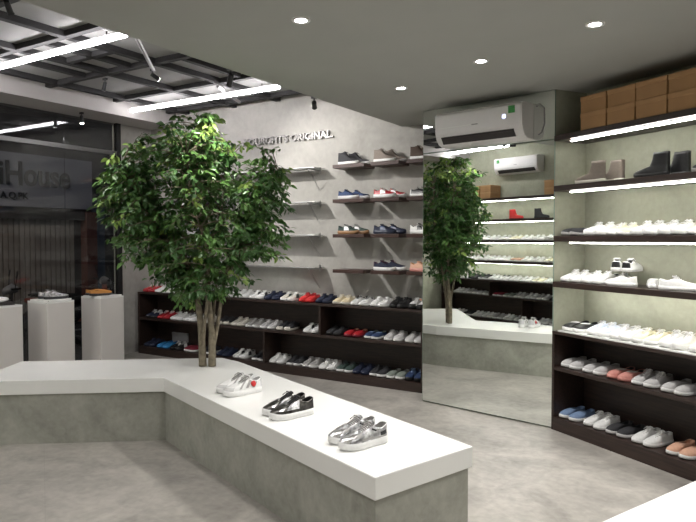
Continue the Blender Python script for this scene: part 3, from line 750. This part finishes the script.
    return out
def patch(surf, k0, k1, v0, v1, nk=10, nv=4, off=0.0016, slant=0.0):
    mb = MB(); vs = []; fs = []
    for j in range(nv+1):
        for i in range(nk+1):
            v = v0+(v1-v0)*j/nv; k = k0+(k1-k0)*i/nk + slant*(j/nv)
            vs.append(surf(k % NT, v, off))
    for j in range(nv):
        for i in range(nk):
            a = j*(nk+1)+i; fs.append((a, a+1, a+nk+2, a+nk+1))
    return mb.add(vs, fs)
MC = {}
COLS = {'white': (.80,.80,.79), 'offwhite': (.66,.63,.56), 'cream': (.72,.62,.42), 'grey': (.36,.35,.34), 'lightgrey': (.55,.54,.54), 'dark': (.030,.030,.034), 'black': (.012,.012,.013),
        'navy': (.012,.018,.045), 'blue': (.025,.050,.125), 'brightblue': (.03,.22,.50), 'red': (.42,.022,.03), 'maroon': (.19,.015,.03), 'green': (.035,.060,.052), 'greygreen': (.22,.25,.22),
        'taupe': (.24,.20,.17), 'brown': (.07,.045,.032), 'pink': (.62,.27,.23), 'peach': (.68,.40,.28), 'denim': (.17,.25,.40), 'plum': (.07,.02,.045), 'gold': (.50,.22,.05), 'brightred': (.62,.03,.03), 'silver': (.6,.6,.62), 'gum': (.30,.16,.07), 'paleyellow': (.78,.75,.55), 'paleblue': (.62,.68,.78), 'darkpewter': (.10,.095,.09)}
def cm(c, kind='fabric'):
    key = (c, kind)
    if key not in MC:
        rough, metal = {'fabric': (.75, 0), 'rubber': (.45, 0), 'leather': (.4, 0), 'foil': (.28, .85)}[kind]
        MC[key] = mat(f'{c}_{kind}', COLS[c], rough, metal, var=0.6 if kind == 'foil' else 0.05, scale=38 if kind == 'foil' else 60)
    return MC[key]
MESH = {}
def shoe_mesh(style, side, part, m):
    key = (style, side, part, m.name)
    if key not in MESH: MESH[key] = shoe_geo(style, side)[part].mesh(part, m, True)
    return MESH[key]
PROTO = {}
def build_shoe(spec, side):
    style, up, so, li, la, extra = spec
    t = empty('slip_on_shoe' if style == 'slip' else 'ankle_boot' if style == 'boot' else 'high_top_sneaker' if style == 'high' else 'sneaker')
    def add(part, m):
        o = bpy.data.objects.new(part, shoe_mesh(style, side, part, m)); COL.objects.link(o); o.parent = t; return o
    k = 'foil' if up in ('silver', 'darkpewter') else 'leather' if up in ('white', 'red', 'black') else 'fabric'
    add('sole', cm(so, 'rubber')); add('upper', cm(up, k)); add('lining', cm(li))
    if STY[style]['lace']: add('tongue', cm(up, 'fabric' if k != 'foil' else 'foil')); add('laces', cm(la))
    sf = shoe_geo(style, side)['_surf']
    def pt(nm, mb, m): 
        key = (style, side, nm, m.name)
        if key not in MESH: MESH[key] = mb().mesh(nm, m, True)
        o = bpy.data.objects.new(nm, MESH[key]); COL.objects.link(o); o.parent = t; return o
    if 'stripe' in extra:
        c = cm(extra['stripe'], 'leather')
        for a, b in ((7.5, 10.5), (NT-10.5, NT-7.5)):
            pt('side_stripe' , lambda a=a, b=b: patch(sf, a, b, .12, .85, slant=0), c) if a < 18 else pt('side_stripe_inner', lambda a=a, b=b: patch(sf, a, b, .12, .85), c)
    if 'heel' in extra: pt('heel_tab', lambda: patch(sf, -3.2, 3.2, .05, .92, off=.0014), cm(extra['heel'], 'leather'))
    if 'toe' in extra: pt('toe_cap', lambda: patch(sf, 13, 23, .0, .42, off=.0014), cm(extra['toe'], 'foil' if extra['toe'] == 'silver' else 'leather'))
    if 'strap' in extra: pt('strap', lambda: patch(sf, 10.5, 25.5, .72, .98, off=.003, nk=14), cm(extra['strap'], 'leather'))
    return t
NS = [0]
def place_shoe(spec, side, F, loc, rz, label, group, jitter=0.0, scale=1.0):
    key = (spec[:5] + (tuple(sorted(spec[5].items())),), side)
    if key in PROTO: t = copy_tree(PROTO[key])
    else: t = build_shoe(spec, side); PROTO[key] = t
    t.matrix_world = F @ Matrix.Translation((loc[0], loc[1], loc[2]+0.0012)) @ Matrix.Rotation(rz + rnd.uniform(-jitter, jitter), 4, 'Z') @ Matrix.Scale(scale, 4)
    for kk in list(t.keys()):
        if kk in ('label', 'category', 'group', 'kind'): del t[kk]
    tag(t, label, {'slip_on_shoe': 'shoe', 'ankle_boot': 'boot'}.get(t.name.split('.')[0], 'sneaker'), group)
    NS[0] += 1
    return t
def SP(style, up, so='white', li='dark', la='white', **k): return (style, up, so, li, la, k)
CAT = {
 'white': ('white lace-up sneaker', SP('low', 'white', 'white', 'lightgrey')),
 'white_b': ('white sneaker with black heel', SP('low', 'white', 'white', 'dark', 'white', heel='black')),
 'white_r': ('white runner', SP('runner', 'white', 'white', 'offwhite')),
 'white_bl': ('white sneaker with black laces', SP('low', 'white', 'white', 'black', 'black')),
 'white_stripe': ('white sneaker with dark side stripe', SP('low', 'white', 'white', 'dark', 'white', stripe='dark')),
 'white_green': ('white sneaker with green heel', SP('low', 'offwhite', 'white', 'greygreen', 'white', heel='green', stripe='green')),
 'yellow': ('pale yellowish white sneaker', SP('low', 'paleyellow', 'white', 'cream')),
 'paleblue': ('pale bluish white sneaker', SP('low', 'paleblue', 'white', 'lightgrey')),
 'white_slip': ('plain white slip-on shoe', SP('slip', 'white', 'white', 'lightgrey')),
 'cream': ('cream lace-up sneaker', SP('low', 'cream', 'offwhite', 'offwhite', 'offwhite')),
 'offwhite': ('off-white canvas sneaker', SP('low', 'offwhite', 'offwhite', 'grey', 'offwhite')),
 'creamtoe': ('dark sneaker with cream rubber toe', SP('low', 'dark', 'offwhite', 'black', 'dark', toe='offwhite')),
 'grey': ('grey canvas sneaker', SP('low', 'grey', 'white', 'grey', 'lightgrey')),
 'lightgrey': ('light grey sneaker', SP('low', 'lightgrey', 'white', 'grey', 'lightgrey')),
 'greyslip': ('sage slip-on with white sole', SP('slip', 'greygreen', 'white', 'grey')),
 'dark': ('dark sneaker with white sole', SP('low', 'dark', 'white', 'black', 'dark')),
 'darkdark': ('all dark sneaker', SP('low', 'dark', 'black', 'black', 'black')),
 'black': ('black runner', SP('runner', 'black', 'black', 'black', 'black', stripe='dark')),
 'greyblack': ('light grey runner with black toe', SP('runner', 'lightgrey', 'black', 'peach', 'lightgrey', toe='black')),
 'darkgreen': ('dark green sneaker with white sole', SP('low', 'green', 'white', 'black', 'dark')),
 'navy': ('navy blue sneaker', SP('low', 'navy', 'navy', 'dark', 'navy')),
 'navywhite': ('navy slip-on with white sole and pale lining', SP('slip', 'navy', 'white', 'lightgrey')),
 'navystripe': ('navy sneaker with white stripe', SP('low', 'navy', 'dark', 'dark', 'white', stripe='white')),
 'tealw': ('teal slip-on with pale lining', SP('slip', 'blue', 'white', 'greygreen', strap='denim')),
 'bluemulti': ('blue runner with dark sole', SP('runner', 'blue', 'black', 'dark', 'denim', stripe='denim')),
 'brightblue': ('bright blue slip-on shoe', SP('slip', 'brightblue', 'brightblue', 'blue')),
 'red': ('red sneaker with white laces', SP('low', 'red', 'red', 'offwhite', 'white')),
 'brightred': ('bright red sneaker', SP('low', 'brightred', 'brightred', 'maroon', 'red')),
 'redpeach': ('red slip-on with peach lining', SP('slip', 'red', 'maroon', 'peach')),
 'maroon': ('maroon slip-on with white sole', SP('slip', 'maroon', 'white', 'dark')),
 'blackwhite': ('black sneaker with white laces', SP('low', 'black', 'black', 'dark', 'white', stripe='white')),
 'denim': ('denim slip-on with white sole', SP('slip', 'denim', 'white', 'denim')),
 'darkslip': ('charcoal slip-on with pale sole', SP('slip', 'dark', 'lightgrey', 'black')),
 'peach': ('peach slip-on with white sole', SP('slip', 'peach', 'white', 'peach')),
 'pinkstrap': ('pink shoe with white patterned strap', SP('slip', 'pink', 'pink', 'dark', strap='offwhite')),
 'whitelight': ('pale grey slip-on shoe', SP('slip', 'lightgrey', 'white', 'grey')),
 'blackstrap': ('black flat shoe with white strap', SP('slip', 'black', 'white', 'black', strap='white')),
 'blackslip': ('black slip-on with grey sole', SP('slip', 'dark', 'grey', 'black')),
}
def row(F, z, items, y, rowname, group, rz=-math.pi/2, flip=False, gap=0.104, zs=0.0, xdir=1):
    """items: (x of pair centre, catalogue key). Toes point to local -y."""
    n = len(items)
    srt = sorted(items, key=lambda q: q[0]*xdir)
    for i, (x, key) in enumerate(srt):
        nm, spec = CAT[key]
        for s in (-1, 1):
            # local left of the photo is local -x (xdir=1)
            place_shoe(spec, s, F, (x + s*gap/2 + rnd.uniform(-.003, .003), y + rnd.uniform(-.008, .008), z), rz,
                       f"{nm}, {'left' if s*xdir < 0 else 'right'} of {ORD[i]} pair from left, {rowname}", group, R(2.5))
def cx(L): return [(x-CB0, k) for x, k in L]
topk = [(-7.00,'red'),(-6.76,'white'),(-6.52,'white_b'),(-6.28,'white_stripe'),(-6.04,'dark'),(-5.80,'white'),(-5.55,'white_bl'),(-5.31,'white_b'),(-5.07,'white_stripe'),(-4.83,'navy'),(-4.59,'white_green'),(-4.32,'brightred'),(-4.08,'navy'),(-3.83,'cream'),(-3.59,'white_bl'),(-3.35,'white'),(-3.11,'black'),(-2.88,'greyblack')]
row(FB, 0.862, cx(topk), 0.155, 'top of long cabinet', 'shoes on top of the long back cabinet')
midk = [(-6.96,'navystripe'),(-6.72,'red'),(-6.46,'white'),(-6.21,'white_bl'),(-5.95,'offwhite'),(-5.62,'creamtoe'),(-5.37,'offwhite'),(-5.13,'grey'),(-4.90,'lightgrey'),(-4.64,'creamtoe'),(-4.25,'white_stripe'),(-3.93,'darkdark'),(-3.68,'redpeach'),(-3.43,'tealw'),(-3.17,'lightgrey'),(-2.92,'lightgrey')]
row(FB, 0.505, cx(midk), 0.155, 'long cabinet middle shelf', 'shoes on the middle shelf of the long back cabinet')
botk = [(-7.00,'navy'),(-6.74,'brightblue'),(-6.48,'blackwhite'),(-6.22,'maroon'),(-5.93,'dark'),(-5.62,'navy'),(-5.34,'white_stripe'),(-5.04,'dark'),(-4.75,'white_b'),(-4.50,'dark'),(-4.27,'grey'),(-4.03,'white'),(-3.79,'darkgreen'),(-3.575,'navy'),(-3.36,'dark'),(-3.14,'greyslip'),(-2.92,'bluemulti')]
row(FB, 0.10, cx(botk), 0.155, 'long cabinet lowest shelf', 'shoes on the lowest shelf of the long back cabinet')
bx = empty('shoe_box', (-6.66, 6.215, 0.102), 0, 'flat grey shoe box standing behind the bright blue shoes, low in the long cabinet', 'box')
MB().box(-0.15, 0.15, -0.012, 0.014, 0.0, 0.18).build('carton', M['grey_plastic'], bx, bevel=0.002)
MB().box(-0.153, 0.153, -0.015, 0.0165, 0.15, 0.183).build('lid', M['grey_plastic'], bx, bevel=0.002)

# pairs standing side-on on the short wall shelves
WS = {(0,0): ('charcoal high-top sneaker with white sole', SP('high', 'dark', 'white', 'grey', 'dark')), (0,1): ('taupe high-top sneaker with white sole', SP('high', 'taupe', 'white', 'taupe', 'taupe')), (0,2): ('dark brown high-top sneaker with white sole', SP('high', 'brown', 'white', 'black', 'brown')),
      (1,0): ('blue running shoe', SP('runner', 'blue', 'lightgrey', 'navy', 'navy', toe='navy')), (1,1): ('red running shoe with white side patch', SP('runner', 'red', 'white', 'maroon', 'white', stripe='white')), (1,2): ('black and white low sneaker', SP('low', 'black', 'white', 'white', 'white', heel='white', toe='white')),
      (2,0): ('dark grey running shoe with white stripe', SP('runner', 'green', 'gum', 'dark', 'grey', stripe='white')), (2,1): ('navy running shoe', SP('runner', 'navy', 'navy', 'dark', 'navy', stripe='blue')), (2,2): ('white running shoe with black upper stripe', SP('runner', 'white', 'white', 'black', 'black', stripe='black')),
      (3,1): ('plum and navy running shoe', SP('runner', 'navy', 'white', 'plum', 'plum', heel='plum')), (3,2): ('peach low sneaker', SP('runner', 'peach', 'pink', 'gold', 'peach'))}
I4 = Matrix.Identity(4)
for (r, c), (nm, spec) in WS.items():
    a, b = WC[c]; cxm = (a+b)/2
    for s, (dx, dy) in ((-1, (-0.025, -0.195)), (1, (0.045, -0.085))):
        place_shoe(spec, s, I4, (cxm+dx, BY+dy, WR[r]), R(-2), f"{nm}, {'front' if s < 0 else 'rear'} of pair, {RN[r]} row {CN[c]} short wall shelf", 'shoes on the short wall shelves', R(2))

KB = ['white', 'taupe_b', 'dark', 'black', 'lightgrey', 'navy', 'darkgreen', 'white_b']
for i, k in enumerate(KB):
    r, c = i // 2, i % 2; a, b = WC2[c]
    nm, spec = CAT[k] if k in CAT else ('brown low sneaker', SP('low', 'peach', 'white', 'brown', 'brown'))
    for s_, (dx, dy) in ((-1, (-0.035, -0.195)), (1, (0.055, -0.085))):
        place_shoe(spec, s_, I4, ((a+b)/2+dx, BY+dy, WR[r]), R(-2), f"{nm}, {'front' if s_ < 0 else 'rear'} one, {RN[r]} row {['left', 'right'][c]} shelf behind tree crown", 'shoes on shelves behind the tree', R(2))

# right wall shelves
row(FR, 0.11, [(0.132,'denim'),(0.385,'white'),(0.61,'darkslip'),(0.85,'white'),(1.13,'peach'),(1.40,'white'),(1.85,'grey'),(2.12,'white'),(2.4,'dark'),(2.7,'white')], 0.165, 'right cabinet bottom tier', 'shoes on the bottom tier of the right cabinet')
row(FR, 0.535, [(0.132,'whitelight'),(0.375,'whitelight'),(0.61,'pinkstrap'),(0.84,'lightgrey'),(1.09,'whitelight'),(1.35,'white'),(1.60,'lightgrey'),(1.86,'white'),(2.12,'whitelight'),(2.4,'white')], 0.165, 'right cabinet middle tier', 'shoes on the middle tier of the right cabinet')
tray = empty('display_board', (0,0,0), 0, 'thin white display board under the shoes on the right cabinet', 'display board'); setf(tray, FR, (0.05, 0.012, 0.832))
MB().box(0, 3.05, 0, 0.31, 0, 0.012).build('board', M['solid'], tray, bevel=0.002)
row(FR, 0.844, [(0.16,'blackstrap'),(0.40,'paleblue'),(0.62,'white'),(0.83,'yellow'),(1.05,'white_r'),(1.28,'yellow'),(1.52,'white'),(1.78,'white'),(2.05,'white'),(2.4,'white')], 0.165, 'top of right cabinet', 'shoes on top of the right cabinet')
row(FR, 1.625, [(0.12,'blackslip'),(0.36,'white_r'),(0.585,'yellow'),(0.81,'white_r'),(1.03,'white_r'),(1.25,'yellow'),(1.49,'white_b'),(1.75,'white'),(2.0,'white')], 0.165, 'right wall third board', 'shoes on the third board of the right wall')
row(FR, 1.245, [(0.115,'white'),(0.345,'white_b')], 0.165, 'lowest lit board', 'shoes on the lowest lit board')
wsp = CAT['white'][1]; wsb = CAT['white_b'][1]
place_shoe(wsp, 1, FR, (0.60, 0.105, 1.245), R(180), 'white sneaker side-on under the stacked pair on the lowest lit board', 'shoes on the lowest lit board')
place_shoe(wsb, 1, FR, (0.49, 0.19, 1.353), R(126), 'upper left white sneaker of the stack, black heel turned to the room', 'shoes on the lowest lit board')
place_shoe(wsb, -1, FR, (0.63, 0.19, 1.353), R(108), 'upper right white sneaker of the stack on the lowest lit board', 'shoes on the lowest lit board')
place_shoe(CAT['white_slip'][1], 1, FR, (0.80, 0.215, 1.245), R(128), 'white slip-on seen heel first, centre of the lowest lit board', 'shoes on the lowest lit board')
place_shoe(wsp, 1, FR, (1.085, 0.12, 1.245), R(30), 'big white sneaker side-on with its toe to the right, lowest lit board', 'shoes on the lowest lit board')
place_shoe(wsp, -1, FR, (1.42, 0.16, 1.245), R(186), 'white sneaker cut by the right edge of the photo, lowest lit board', 'shoes on the lowest lit board')
place_shoe(wsp, 1, FR, (1.44, 0.27, 1.245), R(180), 'white sneaker behind the one at the right photo edge, lowest lit board', 'shoes on the lowest lit board')
# boots
bo = ('boot', 'taupe', 'offwhite', 'brown', 'taupe', {}); bk = ('boot', 'black', 'black', 'black', 'black', {})
place_shoe(bo, 1, FR, (0.30, 0.09, 2.04), R(186), 'taupe ankle boot in front, left end of the boot board', 'boots on the second board')
place_shoe(bo, -1, FR, (0.39, 0.20, 2.04), R(182), 'taupe ankle boot behind its pair, left end of the boot board', 'boots on the second board')
place_shoe(bk, 1, FR, (0.86, 0.09, 2.04), R(184), 'black ankle boot in front, middle of the boot board', 'boots on the second board')
place_shoe(bk, -1, FR, (0.94, 0.205, 2.04), R(181), 'black ankle boot behind its pair, middle of the boot board', 'boots on the second board')
place_shoe(CAT['blackslip'][1], 1, FR, (1.32, 0.09, 2.04), R(184), 'black flat shoe at the right edge of the boot board', 'boots on the second board')
place_shoe(CAT['blackslip'][1], -1, FR, (1.36, 0.20, 2.04), R(184), 'rear black flat shoe at the right edge of the boot board', 'boots on the second board')

# opposite wall (seen in the mirror)
def orow(z, keys, x0, name, grp, step=0.245):
    row(FO, z, [(x0+i*step, k) for i, k in enumerate(keys)], 0.165, name, grp, xdir=1)
W_ = 'white'
orow(0.832, ['white','white_r','white_b','white','yellow','white','white_b','white_bl','white','dark','darkdark','white_b','white'], 0.20, 'reflected cabinet top', 'shoes on top of the opposite cabinet')
orow(1.19, ['white','white_r','white','yellow','white','white_b','peach','white','white','white_r','white','white'], 0.20, 'reflected lowest lit board', 'shoes on the lowest opposite board')
orow(1.575, ['white','pinkstrap','white','white_r','white_b','white','yellow','white','white','white','white','white'], 0.20, 'reflected third board', 'shoes on the third opposite board')
orow(0.535, ['grey','redpeach','darkdark','lightgrey','white','lightgrey','greyslip','maroon','whitelight','whitelight','lightgrey','white'], 0.34, 'reflected cabinet middle tier', 'shoes in the middle tier of the opposite cabinet')
orow(0.11, ['white','dark','grey','white','dark','lightgrey','white','grey','white','white','dark','white'], 0.34, 'reflected cabinet bottom tier', 'shoes in the bottom tier of the opposite cabinet')
place_shoe(('boot', 'brightred', 'brightred', 'maroon', 'red', {}), 1, FO, (1.66, 0.12, 1.965), R(170), 'bright red boot reflected in the mirror, on the upper lit board', 'reflected boots')
place_shoe(('boot', 'dark', 'black', 'black', 'black', {}), 1, FO, (1.12, 0.12, 1.965), R(170), 'dark ankle boot reflected at the right edge of the mirror', 'reflected boots')

# display shoes on the bench
def bench_pair(specL, specR, c, ang, sep, labels, scale=1.0):
    F = Matrix.Translation((c[0], c[1], BT)) @ Matrix.Rotation(ang, 4, 'Z')
    a = place_shoe(specL, 1, F, (0.0, sep/2, 0), 0, labels[0], 'display shoes on the bench', 0, 1.1)
    b = place_shoe(specR, -1, F, (-0.01, -sep/2, 0), 0, labels[1], 'display shoes on the bench', 0, 1.1)
    return a, b
def fill(t, nm, surf_args, m, style, side):
    sf = shoe_geo(style, side)['_surf']
    o = patch(sf, *surf_args[:4], off=surf_args[4] if len(surf_args) > 4 else .0018, slant=surf_args[5] if len(surf_args) > 5 else 0).build(nm, m, t, smooth=True)
    return o
foil = cm('silver', 'foil'); pew = cm('darkpewter', 'foil')
# pair nearest the tree: white leather with silver stripes and a red rosette
s1 = ('court', 'white', 'white', 'lightgrey', 'grey', {'toe': 'lightgrey', 'heel': 'silver'})
a, b = bench_pair(s1, s1, (-3.03, 3.37), R(-108), 0.115, ['white sneaker with red rosette on the bench, front one of its pair', 'white sneaker behind the one with the rosette, nearest the tree trunk'])
for t, sd in ((a, 1), (b, -1)):
    for k, (k0, k1) in enumerate([(6.0, 6.9), (8.2, 9.1), (10.4, 11.2)]):
        fill(t, 'side_stripe', (k0, k1, .15, .85, .0018, -1.2), cm('grey', 'leather'), 'court', sd)
sf = shoe_geo('court', 1)['_surf']; p = sf(6.6, .55, .004)
mb = MB(); mb.lathe([(0.017, 0.0), (0.019, 0.003), (0.012, 0.006), (0.004, 0.007)], n=14)
mb.build('red_rosette', cm('brightred', 'leather'), a, loc=p, rot=(R(-75), 0, 0), smooth=True)
# middle pair: dark metallic with white soles
s2 = ('court', 'darkpewter', 'white', 'black', 'dark', {'heel': 'black'})
a, b = bench_pair(s2, s2, (-2.385, 3.10), R(-113), 0.115, ['dark metallic sneaker with white sole, front one of the middle bench pair', 'dark metallic sneaker, rear one of the middle bench pair'])
for t, sd in ((a, 1), (b, -1)):
    fill(t, 'side_foil', (8.0, 11.5, .25, .95), foil, 'court', sd); fill(t, 'side_foil', (NT-12.5, NT-9.0, .45, .98), foil, 'court', sd)
    fill(t, 'vamp_band', (12.6, 13.9, .30, .98, .002), cm('lightgrey', 'foil'), 'court', sd); fill(t, 'vamp_band', (22.3, 23.4, .30, .98, .002), cm('lightgrey', 'foil'), 'court', sd)
# pair nearest the end: silver with grey laces and dark heel
s3 = ('court', 'silver', 'white', 'grey', 'grey', {'heel': 'lightgrey', 'toe': 'silver'})
a, b = bench_pair(s3, s3, (-1.735, 2.865), R(-113), 0.118, ['silver sneaker with grey laces, front one of the pair at the bench end', 'silver sneaker with grey laces, rear one of the pair at the bench end'])
for t, sd in ((a, 1), (b, -1)):
    fill(t, 'side_band', (3.6, 10.8, .10, .24, .0018, 0), cm('grey', 'leather'), 'court', sd)
    fill(t, 'eyestay', (11.2, 13.0, .35, .99, .0022, 0), cm('grey', 'leather'), 'court', sd); fill(t, 'eyestay', (NT-13.0, NT-11.2, .35, .99, .0022, 0), cm('grey', 'leather'), 'court', sd)
    fill(t, 'vamp_overlay', (13.6, 16.2, .05, .80, .002, 0), cm('grey', 'foil'), 'court', sd)
    fill(t, 'side_panel', (3.2, 5.6, .28, .62, .0016, 0), cm('dark', 'leather'), 'court', sd)
    fill(t, 'side_mark', (7.0, 8.4, .62, .76, .0018, -.4), cm('dark', 'leather'), 'court', sd)

# things on the pedestals
def slab(x, y, z, w_, d_, h_, rz, m, name, label, cat, bev=.001):
    o = MB().box(-w_/2, w_/2, -d_/2, d_/2, 0, h_).build(name, m, None, bevel=bev, loc=(x, y, z), rot=(0, 0, rz)); return tag(o, label, cat)
pb = 0.906
slab(-6.62, 4.93, pb, 0.32, 0.30, 0.012, R(5), M['solid'], 'display_tile', 'white display tile under the tan sandals on the right pedestal', 'display tile')
slab(-6.62, 4.25, pb, 0.30, 0.30, 0.020, R(8), M['solid'], 'display_tile', 'white display tile on the middle pedestal', 'display tile')
slab(-6.66, 3.64, pb, 0.28, 0.28, 0.030, R(-6), M['dark_plastic'], 'display_block', 'black display block on the left pedestal', 'display block')
gsp = ('slip', 'gold', 'dark', 'brown', 'gold', {'strap': 'gold'})
place_shoe(gsp, 1, I4, (-6.56, 4.86, pb+0.014), R(75), 'tan orange sandal nearer the room on the right pedestal', 'tan sandals on the pedestal')
place_shoe(gsp, -1, I4, (-6.68, 4.90, pb+0.014), R(70), 'tan orange sandal nearer the window on the right pedestal', 'tan sandals on the pedestal')
ssp = ('low', 'silver', 'dark', 'grey', 'grey', {})
place_shoe(ssp, 1, I4, (-6.55, 4.27, pb+0.021), R(80), 'grey metallic sneaker nearer the room on the middle pedestal', 'grey shoes on the middle pedestal')
place_shoe(ssp, -1, I4, (-6.67, 4.28, pb+0.021), R(80), 'grey metallic sneaker nearer the window on the middle pedestal', 'grey shoes on the middle pedestal')
place_shoe(CAT['white'][1], 1, I4, (-6.65, 3.62, pb+0.032), R(60), 'white sneaker on the black block at the left edge of the view', 'shoe on the left pedestal')
